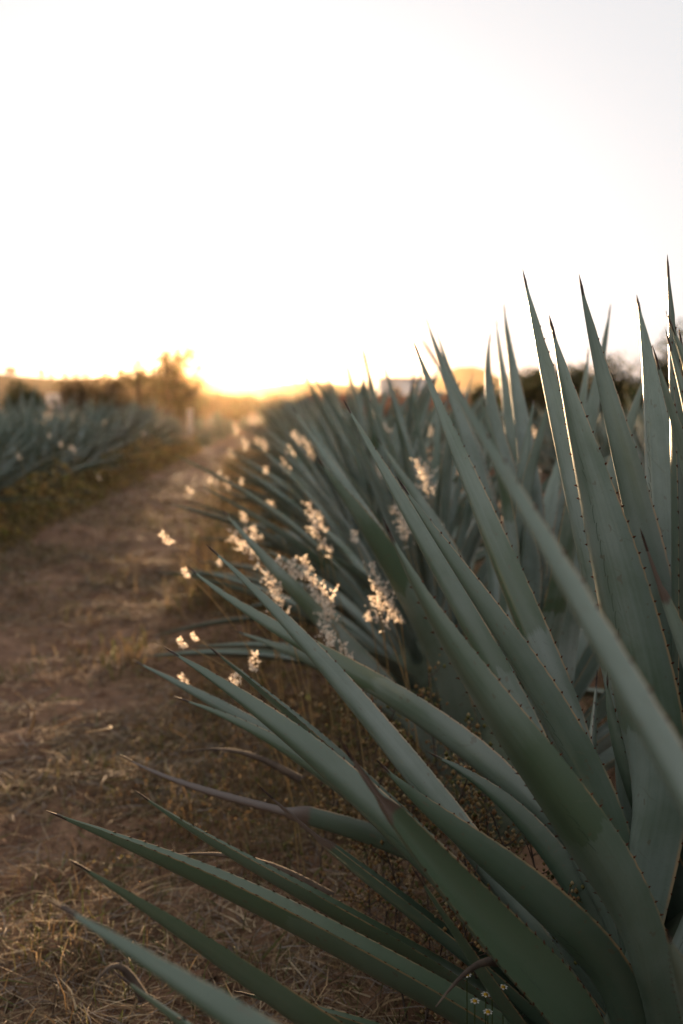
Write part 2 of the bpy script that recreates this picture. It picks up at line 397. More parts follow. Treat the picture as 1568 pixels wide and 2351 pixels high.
# ---- P1, P2, P0: the plants beside the camera, leaf by leaf
def hero_plant(base, label, group, leaves, core_z=.2, detail=2, nseg=84, wk=.98):
    root = empty('agave_plant', base); tag(root, label, 'agave', group)
    link('core', CORE, root)
    for L in leaves:
        pts, d0, W = L[0], L[1], L[2]; kw = L[3] if len(L) > 3 else {}
        zb = kw.pop('zb', core_z); db = kw.pop('db', None); end = kw.pop('end', None)
        tip = at(*pts[0], d0)
        out = tip[:2] - base[:2]; out = out / (np.linalg.norm(out) + 1e-6)
        b3 = base + np.array([*(out * kw.pop('rb', .09)), zb])
        if end is not None: b3 = end
        bd = float((b3 - CAM) @ FWD)
        q = np.array([*pts, ((b3 - CAM) @ RIGHT / bd * FPX + 341.5, 512 - (b3 - CAM) @ UP / bd * FPX)], float)
        q[-1] *= 1568 / 683.0
        s = np.concatenate([[0], np.cumsum(np.linalg.norm(np.diff(q, axis=0), axis=1))]); s /= s[-1]
        # perspective-correct depth along the leaf
        dep = 1 / ((1 - s) / d0 + s / bd)
        if db is not None: dep = dep + db * np.sin(s * math.pi)
        P = fit_curve([at(a, c, d) for (a, c), d in zip(q, dep)], nseg)
        kw.setdefault('face', 120.0); W *= wk
        add_leaf(root, base, P, W, detail=detail, **kw)
    return root

B1 = wpos(.52, 1.30); B2 = np.array([.64, 2.36, 0.0]); B0 = np.array([.66, .13, 0.0])
P1_LEAVES = [  # low leaves are greener, and their bloom is cut further as painted shade
 ([(1205, 640), (1240, 800), (1288, 1000), (1345, 1250), (1420, 1560)], 1.62, .080, dict(face=130, zb=.3, lv=.12)),
 ([(1267, 750), (1325, 950), (1390, 1230), (1450, 1520), (1520, 1860)], 1.36, .104, dict(wax_shade=0.85, face=152, zb=.28, lv=.71, cup=.2)),
 ([(1335, 655), (1375, 830), (1425, 1040), (1480, 1270), (1530, 1500)], 1.52, .088, dict(wax_shade=0.60, face=115, zb=.32, lv=.33)),
 ([(1465, 695), (1487, 850), (1500, 1020), (1515, 1250)], 1.66, .100, dict(face=140, zb=.33, lv=.52)),
 ([(1534, 610), (1541, 740), (1548, 900), (1560, 1150)], 1.42, .062, dict(wax_shade=0.20, face=60, zb=.33, lv=.05)),
 ([(1540, 742), (1568, 820), (1620, 980), (1680, 1250)], 1.20, .075, dict(face=130, zb=.33, lv=.25)),
 ([(955, 798), (1000, 915), (1052, 1060), (1112, 1200), (1185, 1370), (1262, 1560), (1350, 1800)], 1.80, .070, dict(wax_shade=0.62, face=138, lv=.44, zb=.24)),
 ([(797, 932), (850, 1020), (915, 1140), (985, 1270), (1050, 1390), (1150, 1560)], 1.74, .066, dict(wax_shade=0.60, face=122, lv=.61, zb=.24)),
 ([(925, 1115), (995, 1215), (1080, 1350), (1180, 1500), (1275, 1650), (1350, 1790)], 1.46, .072, dict(wax_shade=0.38, face=126, lv=.83, zb=.2)),
 ([(893, 1220), (965, 1335), (1080, 1520), (1190, 1700), (1300, 1880), (1420, 2070), (1530, 2230)], 1.08, .074, dict(wax_shade=0.41, face=158, lv=.18, zb=.2, cup=.3)),
 ([(487, 1262), (560, 1335), (655, 1430), (755, 1540), (855, 1660), (955, 1790), (1050, 1900)], 1.72, .064, dict(wax_shade=0.55, face=126, lv=.39, zb=.17)),
 ([(440, 1307), (540, 1388), (650, 1455), (770, 1520), (920, 1615), (1060, 1710)], 1.95, .072, dict(wax_shade=0.42, face=120, lv=.9, zb=.16)),
 ([(393, 1495), (480, 1558), (585, 1635), (685, 1705), (785, 1785), (885, 1875), (980, 1985)], 1.62, .080, dict(wax_shade=0.20, face=126, lv=.28, zb=.14)),
 ([(493, 1495), (575, 1565), (680, 1655), (780, 1740), (870, 1830)], 1.78, .062, dict(wax_shade=0.19, face=76, lv=.57, zb=.13)),
 ([(315, 1520), (405, 1570), (500, 1618), (600, 1680), (700, 1745)], 1.98, .068, dict(wax_shade=0.45, face=115, lv=.76, zb=.1, dry=0)),
 ([(418, 1605), (520, 1650), (620, 1695), (720, 1760), (840, 1850)], 1.80, .062, dict(wax_shade=0.20, face=112, lv=.07, zb=.1)),
 ([(795, 1720), (850, 1800), (905, 1875), (1005, 2000), (1110, 2125), (1250, 2275), (1380, 2400)], 1.02, .082, dict(wax_shade=0.05, face=38, lv=.02, zb=.12, dry=.12)),
 ([(880, 1760), (1000, 1862), (1120, 1970), (1250, 2090), (1360, 2200), (1460, 2320)], 1.28, .086, dict(wax_shade=0.14, face=122, lv=.66, zb=.12)),
 ([(290, 1740), (400, 1788), (500, 1828), (610, 1852), (720, 1875), (830, 1905), (940, 1960)], 1.95, .066, dict(wax_shade=0.14, face=110, lv=.49, zb=.08, dry=.36)),
 ([(325, 1825), (430, 1890), (560, 1970), (660, 2040), (770, 2090), (900, 2150), (1020, 2230)], 1.64, .062, dict(wax_shade=0.18, face=80, lv=.95, zb=.08)),
 ([(130, 1870), (250, 1925), (400, 1988), (560, 2062), (700, 2122), (850, 2200), (1000, 2285), (1120, 2360)], 1.42, .074, dict(wax_shade=0.14, face=74, lv=.21, zb=.09, cup=.6)),
 ([(610, 1818), (675, 1870), (740, 1935), (850, 2015), (960, 2100)], 1.58, .058, dict(wax_shade=0.14, face=78, lv=.36, zb=.08, dry=.18)),
 ([(180, 1985), (280, 2048), (400, 2122), (525, 2205), (640, 2285), (760, 2365)], 1.12, .080, dict(wax_shade=0.16, face=98, lv=.31, zb=.07, cup=.3)),
 ([(560, 2280), (680, 2315), (800, 2350), (950, 2410)], 1.30, .070, dict(wax_shade=0.14, face=80, lv=.54, zb=.05)),
 ([(1000, 1735), (1070, 1775), (1150, 1840), (1240, 1930)], 1.62, .072, dict(wax_shade=0.11, face=115, lv=.88, zb=.12)),
 ([(1478, 1236), (1512, 1345), (1560, 1460), (1620, 1640)], 1.16, .055, dict(face=125, lv=.42, zb=.25, dry=.10)),
 ([(1535, 2150), (1565, 2250), (1600, 2340)], .92, .075, dict(face=140, lv=.62, zb=.12)),
 ([(960, 2010), (1040, 2130), (1120, 2250), (1200, 2360)], 1.22, .045, dict(wax_shade=0.10, face=90, lv=.15, zb=.06)),
 ([(1370, 1560), (1362, 1650), (1350, 1800)], 1.75, .050, dict(face=60, lv=.1, zb=.15)),
 ([(1395, 1560), (1430, 1720), (1480, 1900), (1560, 2100)], 1.45, .070, dict(wax_shade=0.35, face=120, lv=.47, zb=.2)),
]
p1 = hero_plant(B1, 'big agave with long fanned leaves, one ending in a split brown tip', 'agaves of the row beside the plumed grass', P1_LEAVES)
for i in range(20):      # the side of the plant turned away from the path
    az = R(-95 + 185 * i / 19.0) ; el = [22, 48, 66, 35, 58][i % 5] + random.uniform(-6, 6)
    P = rosette_curve(az, el, random.uniform(.95, 1.15), 60) + B1
    add_leaf(p1, B1, P, random.uniform(.07, .088), random.uniform(-.15, .15))
for i in range(7):       # the tight bud in the middle
    P = rosette_curve(i * 2.4, 84 + random.uniform(-2, 2), random.uniform(.8, .95), 60, .05) + B1
    add_leaf(p1, B1, P, .06)

P2_LEAVES = [
 ([(980, 735), (1008, 825), (1045, 930), (1090, 1080)], 2.70, .068, dict(zb=.3)),
 ([(1003, 762), (1022, 830), (1055, 930), (1100, 1080)], 2.85, .060, dict(zb=.3)),
 ([(1125, 775), (1120, 890), (1140, 1010), (1182, 1170)], 2.55, .080, dict(zb=.3)),
 ([(1140, 740), (1149, 830), (1164, 950), (1185, 1120)], 2.85, .060, dict(zb=.3)),
 ([(1158, 707), (1174, 840), (1196, 990), (1218, 1150)], 2.68, .076, dict(zb=.32)),
 ([(735, 1060), (820, 1165), (900, 1315), (980, 1450), (1050, 1590)], 2.25, .095, dict(wax_shade=0.45, zb=.2)),
 ([(870, 1010), (915, 1085), (965, 1155), (1030, 1270)], 2.65, .062, dict(zb=.25)),
 ([(515, 1175), (605, 1280), (705, 1395), (800, 1490), (890, 1585)], 2.45, .070, dict(zb=.16)),
 ([(1400, 710), (1388, 800), (1365, 930), (1335, 1100)], 2.45, .070, dict(zb=.3)),
 ([(1350, 810), (1342, 900), (1328, 1020)], 2.60, .072, dict(zb=.3)),
 ([(1480, 860), (1450, 960), (1410, 1100), (1350, 1280)], 2.25, .090, dict(zb=.25)),
 ([(675, 940), (740, 1040), (820, 1160), (920, 1320)], 2.75, .060, dict(zb=.22)),
 ([(1320, 985), (1322, 1060), (1315, 1180)], 2.1, .07, dict(zb=.25)),
 ([(545, 1450), (680, 1500), (800, 1570), (930, 1650)], 2.45, .06, dict(zb=.08)),
]
p2 = hero_plant(B2, 'agave standing directly behind the big split-tipped agave in its row', 'agaves of the row beside the plumed grass', P2_LEAVES, nseg=48, wk=1.15)
for i in range(11):
    az = R(-40 + 130 * i / 10.0); el = [16, 40, 28, 48, 22][i % 5] + random.uniform(-6, 6)
    P = rosette_curve(az, el, random.uniform(.9, 1.1), 30) + B2
    add_leaf(p2, B2, P, random.uniform(.065, .085), random.uniform(-.15, .15), detail=1)
for i in range(3):
    P = rosette_curve(i * 2.4 + 1, 84, random.uniform(.75, .9), 30, .05) + B2
    add_leaf(p2, B2, P, .06, detail=1)

P0_LEAVES = [
 ([(985, 803), (1062, 930), (1150, 1075), (1250, 1245), (1350, 1425), (1455, 1620), (1568, 1810)], .80, .046, dict(wax_shade=0.62, face=128, zb=.25, lv=.58)),
 ([(140, 2080), (250, 2150), (370, 2225), (480, 2300), (580, 2370)], .80, .080, dict(wax_shade=0.21, face=112, zb=.12, lv=.4)),
 ([(275, 2240), (330, 2282), (400, 2335)], 1.0, .060, dict(wax_shade=0.20, face=75, zb=.06, lv=.2)),
]
p0 = hero_plant(B0, 'agave at the lower end of the row with one leaf slanting across its neighbours', 'agaves of the row beside the plumed grass', P0_LEAVES)
for i in range(14):
    az = R(-120 + 150 * i / 13.0); el = [22, 45, 66][i % 3] + random.uniform(-6, 6)
    P = rosette_curve(az, el, random.uniform(.8, 1.0), 30) + B0
    add_leaf(p0, B0, P, random.uniform(.065, .085), detail=1)
for i in range(16):
    P = rosette_curve(R(-150 + 200 * i / 15.0), [70, 30, 55, 78][i % 4] + random.uniform(-4, 4), random.uniform(.95, 1.1), 24) + B0
    add_leaf(p0, B0, P, random.uniform(.075, .09), detail=1)

for i in range(14):
    P = rosette_curve(R(150 + 110 * i / 13.0), [18, 42, 30][i % 3] + random.uniform(-4, 4), random.uniform(.85, 1.0), 24) + B0
    add_leaf(p0, B0, P, random.uniform(.075, .09), detail=1)
# ---- the other plants of the field
def rosette_leaves(seed, nl=56, nseg=15):
    random.seed(seed); out = []
    for i in range(nl):
        f = (i + .5) / nl; az = i * 2.39996 + random.uniform(-.2, .2)
        el = 84 - 74 * f ** .9 + random.uniform(-6, 6); L = (.98 - .12 * abs(f - .5)) * random.uniform(.88, 1.12)
        P = rosette_curve(az, max(5, el), L, nseg, .12, droop=.02 * f, wob=random.uniform(-.03, .03))
        out.append((P, random.uniform(.046, .066), random.uniform(-.25, .25)))
    return out
def proto_parts(seed):
    root = empty('agave_plant', (0, 0, 0)); link('core', CORE, root)
    for P, W, rl in rosette_leaves(seed): add_leaf(root, np.zeros(3), P, W, rl, detail=1)
    return root
def proto_single(seed):
    Vs, Fs, Us, Ds = [], [], [], []; n = 0
    for P, W, rl in rosette_leaves(seed, 46, 10):
        o = P[-1, :2] - P[0, :2]; o = o / np.linalg.norm(o)
        V, F, UV, D, *_ = leaf_geo(P, W, (-o[0], -o[1]), rl, random.random(), 0, 5, wax_shade=float(.5 + .4 * smooth((T0(P) - .2) / .6)))
        Vs.append(V); Fs.append(F + n); Us.append(UV); Ds.append(D); n += len(V)
    return mesh_np('agave_plant', np.concatenate(Vs), np.concatenate(Fs), M_LEAF, True, np.concatenate(Us), np.concatenate(Ds))
PARTS = [proto_parts(s) for s in (31, 32, 33)]
SINGLE = [proto_single(s) for s in (41, 42, 43, 44)]
used = [False] * 3
random.seed(99)
def place_agave(x, y, s, label, group, parts):
    rz = random.uniform(0, 6.28)
    if parts:
        k = random.randrange(3)
        if used[k]: o = copy_tree(PARTS[k])
        else: o = PARTS[k]; used[k] = True
        o.location = (x, y, 0); o.rotation_euler = (0, 0, rz); o.scale = (s, s, s)
    else:
        o = link('agave_plant', random.choice(SINGLE)); o.location = (x, y, 0); o.rotation_euler = (0, 0, rz); o.scale = (s, s, s)
    tag(o, label, 'agave', group)
ORD = ['first', 'second', 'third', 'fourth', 'fifth', 'sixth', 'seventh', 'eighth', 'ninth', 'tenth', 'eleventh', 'twelfth', 'thirteenth', 'fourteenth', 'fifteenth', 'sixteenth', 'seventeenth', 'eighteenth']
G1, G2, G3, G4 = 'agaves of the row beside the plumed grass', 'agaves of the row across the path', 'agaves in the rows beyond the near row', 'small agaves past the row end'
for k in range(28):
    y = 3.45 + 1.08 * k
    place_agave(.64 + .016 * (y - 2.4) + random.uniform(-.12, .12), y + random.uniform(-.1, .1), random.uniform(.93, 1.08), ORD[k + 1] + ' agave behind the split-tipped agave along its row' if k < 9 else 'far agave of the split-tipped agave\'s row, close to the sun', G1 if k < 9 else 'far agaves of the plumed grass row', y < 10.5)
for k in range(17):
    y = 7.0 + 1.05 * k
    place_agave(-2.72 + .042 * max(0, y - 8) + random.uniform(-.12, .12), y + random.uniform(-.15, .15), random.uniform(.90, 1.0) * (1 if k < 15 else .8), ORD[16 - k] + ' agave from the white post end of the row across the path', G2, y < 12.5)
for r, x0 in enumerate((-6.4, -9.8)):
    for k in range(12):
        place_agave(x0 + random.uniform(-.2, .2), 17 + 6 * r + 1.15 * k, random.uniform(.9, 1.0), 'agave in the ' + ORD[r] + ' row behind the row across the path', 'agaves of the ' + ORD[r] + ' row behind', False)
for r, x0 in enumerate((4.0, 7.4, 10.8, 14.2)):
    for k in range(13 if r else 19):
        place_agave(x0 + random.uniform(-.2, .2), 4.6 + 4 * r + 1.2 * k, random.uniform(.86, 1.0), 'agave in the ' + ORD[r] + ' row beyond the bare red strip', G3 + ', ' + ORD[r], r == 0 and k < 4)
for k in range(5):
    place_agave(.62 + random.uniform(-.1, .1), -1.0 - 1.1 * k, random.uniform(.98, 1.1), 'agave of the split-tipped agave\'s row, before the slanting-leaf agave', 'agaves before the slanting-leaf agave', False)
for k in range(11):
    place_agave(-3.2 + random.uniform(-.1, .1), 5.9 - 1.1 * k, random.uniform(.98, 1.1), 'agave of the row across the path, opposite the split-tipped agave', 'agaves opposite the split-tipped agave', False)
for vx, vy, d in ((470, 1004, 24), (505, 985, 30), (400, 985, 33), (525, 975, 34), (455, 968, 40), (560, 962, 42), (500, 960, 48)):
    p = at(vx, vy, d); place_agave(p[0], p[1], random.uniform(.5, .7), 'young low agave on the open soil past the white post', G4, False)

# ------------------------------------------------------------------ fence post
def build_post():
    p = at(437, 1020, 27); g = Geo(); x, y = p[0], p[1]
    r = empty('fence_post', (x, y, 0)); tag(r, 'pale wooden post standing at the end of the path', 'post')
    P = np.array([[0, 0, -.1], [.005, 0, .3], [-.005, .01, .6], [.01, 0, .93]]); V, F = tube_geo(P, np.array([.082, .08, .077, .074]), 8)
    link('shaft', mesh_np('shaft', V, F, mat_plain('pale_wood', (.42, .36, .30), (.55, .50, .44), 30, .9), True), r)
    V, F = tube_geo(np.array([[.01, 0, .928], [.01, 0, .95], [.01, 0, .965]]), np.array([.076, .066, .004]), 8)
    link('cap', mesh_np('cap', V, F, mat_plain('post_cap', (.5, .45, .4), (.6, .55, .5), 30), True), r)
build_post()

# ------------------------------------------------------------------ trees and bushes
def crown_geo(cx, cz, rx, rz, n, leaf, cols, lobes=9, seed=0):
    r = np.random.default_rng(seed); g = Geo()
    L = [(r.uniform(-.62, .62) * rx, r.uniform(-.62, .62) * rx, cz + r.uniform(-.75, .55) * rz, r.uniform(.34, .58)) for _ in range(lobes)]
    k = r.integers(0, lobes, n); Lx = np.array(L)[k]
    d = r.normal(size=(n, 3)); d /= np.linalg.norm(d, axis=1)[:, None]
    rad = r.random(n) ** .45
    c = Lx[:, :3] + d * (rad * Lx[:, 3])[:, None] * np.array([rx, rx, rz])
    c[:, 0] += cx
    a = r.normal(size=(n, 3)); a /= np.linalg.norm(a, axis=1)[:, None]; b = np.cross(a, r.normal(size=(n, 3))); b /= np.linalg.norm(b, axis=1)[:, None]
    s = leaf * r.uniform(.5, 1.4, n)[:, None]
    V = np.stack([c - a * s, c + b * s * .5, c + a * s, c - b * s * .5], 1).reshape(-1, 3)
    F = np.arange(4 * n).reshape(-1, 4)
    cc = np.array(cols)[r.integers(0, len(cols), n)] * r.uniform(.7, 1.3, (n, 1)); D = np.repeat(np.column_stack([cc, np.ones(n)]), 4, 0)
    return V, F, D, L
def tree(name, label, cat, group, vx, vbase, d, height, rx, cols, seed, n=3500, leaf=.09, low=.05):
    p = at(vx, vbase, d); root = empty(name, (p[0], p[1], 0)); tag(root, label, cat, group)
    cz = height * .46; rz = height * .56
    V, F, D, L = crown_geo(0, cz, rx, rz, n, leaf, cols, 11, seed)
    V[:, 2] = np.maximum(V[:, 2], .03)
    me = mesh_np('crown', V, F, M_FOL, data=D); link('crown', me, root)
    g = Geo(); g.add(*tube_geo([[0, 0, -.1], [.03, .02, height * .22], [-.02, .03, height * .5], [.02, 0, height * .72]], np.array([.11, .085, .06, .02]) * height / 3.2))
    for (x, y, z, s) in L[:7]:
        g.add(*tube_geo([[0, .02, height * .16], [x * .5, y * .5, (height * .2 + z) * .5], [x, y, z]], np.array([.05, .035, .012]) * height / 3.2, 5))
    link('trunk', g.mesh('trunk', M_BARK, True), root)
    return root
OLIVE = [(.055, .060, .020), (.075, .070, .026), (.045, .045, .018), (.09, .075, .03)]
BROWN = [(.085, .060, .026), (.065, .048, .022), (.10, .072, .03), (.05, .045, .02)]
DKGRN = [(.030, .048, .016), (.040, .058, .020), (.025, .036, .014), (.055, .062, .024)]
tree('round_bush', 'small dark green rounded bush on the hill side', 'bush', None, 52, 930, 46, 2.6, 1.05, DKGRN, 1, 2200)
tree('spreading_bush', 'brown spreading bush beside the taller thicket', 'bush', None, 195, 935, 52, 3.0, 2.3, BROWN, 2, 3200)
tree('spreading_bush', 'low brown bush between the spreading bush and the thicket', 'bush', None, 255, 938, 50, 2.1, 1.2, BROWN, 3, 1800)
tree('thicket_tree', 'tallest brown-green tree of the thicket beside the sun', 'tree', 'thicket beside the sun', 385, 945, 55, 5.2, 2.2, OLIVE + BROWN, 4, 5200)
tree('thicket_tree', 'shorter tree of the thicket on its hill side', 'tree', 'thicket beside the sun', 320, 945, 54, 4.2, 2.3, OLIVE + BROWN, 5, 4200)
tree('thicket_tree', 'rounded tree of the thicket on its sunward side', 'tree', 'thicket beside the sun', 425, 945, 56, 4.5, 1.5, OLIVE + BROWN, 6, 4200)
tree('low_scrub_bush', 'low brown scrub under the sun past the thicket', 'bush', None, 500, 950, 58, 2.1, 2.4, BROWN, 7, 3000)
tree('low_scrub_bush', 'low brown scrub between the sun and the agave row', 'bush', None, 580, 950, 62, 1.9, 2.6, BROWN, 8, 3000)
RT = [(1190, 36, 2.2, 1.6), (1235, 38, 2.5, 1.5), (1300, 36, 2.6, 1.6), (1395, 40, 3.0, 1.7), (1445, 38, 3.0, 1.6), (1545, 34, 4.0, 1.9), (1500, 40, 3.2, 1.8), (1620, 36, 4.2, 2.2), (1345, 42, 2.6, 1.6), (1140, 44, 2.0, 1.4)]
for k, (vx, d, h, rx) in enumerate(RT):
    big = k in (5, 7)
    rank = sorted(a[0] for a in RT).index(vx)
    tree('shrub_tree', ('tall dark green tree rising over the end of the shrub belt' if k == 5 else 'tallest dark green tree past the end of the shrub belt') if big else ORD[rank] + ' dark olive tree of the shrub belt, counted from the red wall', 'tree', 'trees of the shrub belt', vx, 940, d, h, rx, DKGRN + OLIVE, 50 + k, 3200)
# small trees along the ridge
V, F, D, L = crown_geo(0, 1.9, 1.5, 1.5, 500, .28, BROWN, 7, 77); RC = mesh_np('crown', V, F, M_FOL, data=D)
tv, tf = tube_geo([[0, 0, -1.2], [.05, 0, .6], [0, .05, 1.8]], np.array([.22, .16, .05])); RTK = mesh_np('trunk', tv, tf, M_BARK, True)
rr = random.Random(5)
for vx in (18, 30, 95, 118, 150, 172, 195, 238, 250, 275, 296, 330, 470, 500, 545, 650, 675, 705):
    sk = np.interp(vx, [0, 60, 150, 300, 400, 470, 520, 570, 640, 720], [858, 866, 870, 866, 864, 872, 886, 892, 882, 876])
    p = at(vx, sk, 380); o = empty('ridge_tree', (p[0], p[1], p[2] - .1), rr.uniform(0, 6), rr.uniform(.5, 1.15))
    tag(o, 'tiny tree standing on the crest of the far hill', 'tree', 'trees on the hill crest'); link('crown', RC, o); link('trunk', RTK, o)

# ------------------------------------------------------------------ buildings far off
M_WHITE = mat_plain('white_wash', (.70, .68, .66), (.80, .78, .76), 2, .8)
M_BRICK = mat_plain('red_masonry', (.20, .085, .050), (.28, .125, .075), 4, .9, bump=.5, dist=.03)
M_GREY = mat_plain('grey_concrete', (.20, .18, .17), (.28, .26, .24), 3, .9)
M_GLASS = mat_plain('window_glass', (.03, .035, .04), (.05, .055, .06), 2, .15, .5)
def build_house(name, label, vx, d, w, h, dep, zb, rz=0.0):
    p = at(vx, 925, d); r = empty(name, (p[0], p[1], zb), rz); tag(r, label, 'building')
    def part(nm, b, m, par=r):
        V, F = box_geo(*b); return link(nm, mesh_np(nm, V, F, m), par)
    part('wall', (-w / 2, w / 2, 0, dep, 0, h), M_WHITE)
    part('pillar', (w * .10, w * .19, -.25, -.003, 0, h), M_GREY)
    part('pillar', (w * .44, w * .50, -.25, -.003, 0, h), M_GREY)
    part('roof', (-w / 2 - .12, w / 2 + .2, -.35, dep + .2, h + .003, h + .16), M_GREY)
    f = part('window', (-w * .30, -w * .12, -.03, .05, h * .35, h * .75), M_GREY); part('pane', (-w * .28, -w * .14, -.036, -.031, h * .39, h * .71), M_GLASS, f)
    part('door', (w * .24, w * .38, -.04, .05, 0, h * .72), M_GREY)
build_house('white_house', 'small white flat-roofed building rising behind the red wall', 934, 150, 7.6, 4.9, 5, 0.0, R(4))
build_house('far_house', 'tiny pale house at the foot of the hill beyond the agaves', 136, 190, 5.0, 3.0, 4, 0.0, R(-10))
def build_wall():
    p = at(1000, 905, 62); r = empty('boundary_wall', (p[0], p[1], 0), R(3)); tag(r, 'long red masonry wall in front of the white building', 'wall')
    n = 7; w = 2.3
    for k in range(n):
        x0 = -n * w / 2 + k * w
        V, F = box_geo(x0 + .13, x0 + w - .13, 0, .18, -.1, 1.62 + .04 * (k % 2)); link('panel', mesh_np('panel', V, F, M_BRICK), r)
        V, F = box_geo(x0 - .127, x0 + .127, -.04, .22, -.1, 1.74); link('pier', mesh_np('pier', V, F, M_BRICK), r)
build_wall()
def build_lamp():
    p = at(949, 900, 95); top = at(949, 861, 95)[2]; r = empty('lamp_post', (p[0], p[1], 0)); tag(r, 'thin pole with a round lamp above the white building', 'lamp')
    V, F = tube_geo([[0, 0, -.1], [0, 0, top * .5], [0, 0, top - .14]], np.array([.05, .04, .025])); link('pole', mesh_np('pole', V, F, M_GREY, True), r)
    a = np.linspace(0, math.pi, 8); V, F = tube_geo(np.column_stack([0 * a, 0 * a, top - .2 * np.cos(a)]), .2 * np.sin(a) + .002, 10); link('lamp_globe', mesh_np('lamp_globe', V, F, M_WHITE, True), r)
build_lamp()

# ------------------------------------------------------------------ straw and weeds on the ground
def ground_z(x, y):
    fall = np.exp(-np.maximum(0, np.hypot(x, y - 3) - 9) / 14)
    Z = (vnoise(x * 2.1, y * 2.1, 1) - .5) * .05 + (vnoise(x * 7, y * 7, 2) - .5) * .045 + (vnoise(x * 19, y * 19, 3) - .5) * .022
    Z = Z * fall + (vnoise(x * .12, y * .12, 4) - .5) * .12 * (1 - fall)
    return Z + (np.exp(-((x - .64) / .5) ** 2) * .06 + np.exp(-((x + 3.0) / .6) ** 2) * .06) * fall
def blades(x, y, length, width, lift, cols, prob, r, curl=.5, z0=0.004, lean=None):
    """two-segment ribbons; lift = elevation angle range in degrees"""
    n = len(x); az = r.uniform(0, 2 * math.pi, n); el = np.radians(r.uniform(lift[0], lift[1], n)); L = r.uniform(length[0], length[1], n); w = r.uniform(width[0], width[1], n) / 2
    d = np.stack([np.cos(az) * np.cos(el), np.sin(az) * np.cos(el), np.sin(el)], -1)
    az2 = az + r.uniform(-curl, curl, n); el2 = el * r.uniform(.1, 1.1, n) - r.uniform(0, .25, n)
    d2 = np.stack([np.cos(az2) * np.cos(el2), np.sin(az2) * np.cos(el2), np.sin(el2)], -1)
    s = np.stack([-np.sin(az), np.cos(az), r.uniform(-.8, .8, n)], -1); s /= np.linalg.norm(s, axis=1)[:, None]
    p0 = np.stack([x, y, ground_z(x, y) + z0], -1); p1 = p0 + d * (L * .5)[:, None]; p2 = p1 + d2 * (L * .5)[:, None]
    w = w[:, None]
    V = np.stack([p0 - s * w, p0 + s * w, p1 - s * w * .9, p1 + s * w * .9, p2 - s * w * .25, p2 + s * w * .25], 1).reshape(-1, 3)
    V[:, 2] = np.maximum(V[:, 2], -.02)
    b = np.arange(n)[:, None] * 6; F = np.concatenate([b + [[0, 1, 3, 2]], b + [[2, 3, 5, 4]]])
    ci = r.choice(len(cols), n, p=np.array(prob) / sum(prob)); c = np.array(cols)[ci] * r.uniform(.65, 1.3, (n, 1))
    return V, F, np.repeat(np.column_stack([c, np.ones(n)]), 6, 0)
STRAWC = [(.34, .235, .13), (.22, .14, .08), (.44, .34, .22), (.09, .055, .033), (.12, .13, .04), (.26, .215, .18)]
def scatter(n, x0, x1, y0, y1, r, fn):
    X = r.uniform(x0, x1, n * 3); Y = y0 + (y1 - y0) * r.random(n * 3) ** 1.35; k = r.random(n * 3) < fn(X, Y)
    return X[k][:n], Y[k][:n]
r = np.random.default_rng(3)
patch = lambda x, y: np.clip((vnoise(x * 1.7 + 9, y * 1.7, 8) * .6 + vnoise(x * 5, y * 5, 9) * .4 - .30) * 2.4, .06, 1)
near = lambda x, y: np.clip(patch(x, y) + np.clip((2.9 - y) / 1.2, 0, .8), 0, 1)
gs = []
X, Y = scatter(52000, -2.4, .5, .8, 3.6, r, near); gs.append(blades(X, Y, (.025, .13), (.0016, .0040), (-4, 26), STRAWC, [5, 4, 3, 3, 1.2, 3], r))
X, Y = scatter(26000, -3.0, .5, 2.6, 8, r, patch); gs.append(blades(X, Y, (.04, .16), (.002, .006), (-4, 24), STRAWC, [4, 5, 2, 4, 1, 4], r))
X, Y = scatter(14000, -3.2, .6, 6, 22, r, patch); gs.append(blades(X, Y, (.06, .2), (.005, .011), (-4, 30), STRAWC, [4, 5, 2, 4, 2, 3], r))
X, Y = scatter(7000, 1.4, 4, 2, 16, r, patch); gs.append(blades(X, Y, (.06, .2), (.004, .01), (-4, 30), STRAWC, [3, 5, 1, 5, 1, 2], r))
def joinstuff(name, gs, mat, label, cat):
    n = 0; Fs = []
    for V, F, D in gs: Fs.append(F + n); n += len(V)
    o = link(name, mesh_np(name, np.concatenate([g[0] for g in gs]), np.concatenate(Fs), mat, data=np.concatenate([g[2] for g in gs])))
    tag(o, label, cat, kind='stuff')
def clods(n, x0, x1, y0, y1, s0, s1, r):
    X, Y = scatter(n, x0, x1, y0, y1, r, one0); m = len(X); S = s0 + (s1 - s0) * r.random(m) ** 3
    oc = np.array([[1, 0, 0], [0, 1, 0], [-1, 0, 0], [0, -1, 0], [0, 0, .8], [.7, .7, .4], [-.7, .7, .35], [-.7, -.7, .4], [.7, -.7, .3]])
    V = oc[None] * r.uniform(.6, 1.3, (m, 9, 3)) * S[:, None, None] + np.stack([X, Y, ground_z(X, Y) - S * .15], -1)[:, None]
    tri = np.array([[0, 5, 4, 4], [5, 1, 4, 4], [1, 6, 4, 4], [6, 2, 4, 4], [2, 7, 4, 4], [7, 3, 4, 4], [3, 8, 4, 4], [8, 0, 4, 4]])[:, :3]
    return V.reshape(-1, 3), (np.arange(m)[:, None, None] * 9 + tri[None]).reshape(-1, 3)
one0 = lambda x, y: np.ones_like(x)
cv, cf = clods(5200, -3, .6, .9, 11, .004, .030, r)
tag(link('soil_clods', mesh_np('soil_clods', cv, cf, M_SOIL)), 'brown crumbs and clods of earth strewn on the path', 'soil', kind='stuff')
joinstuff('straw_litter', gs, M_STRAW, 'dry tan straw scattered over the brown soil of the path', 'straw')

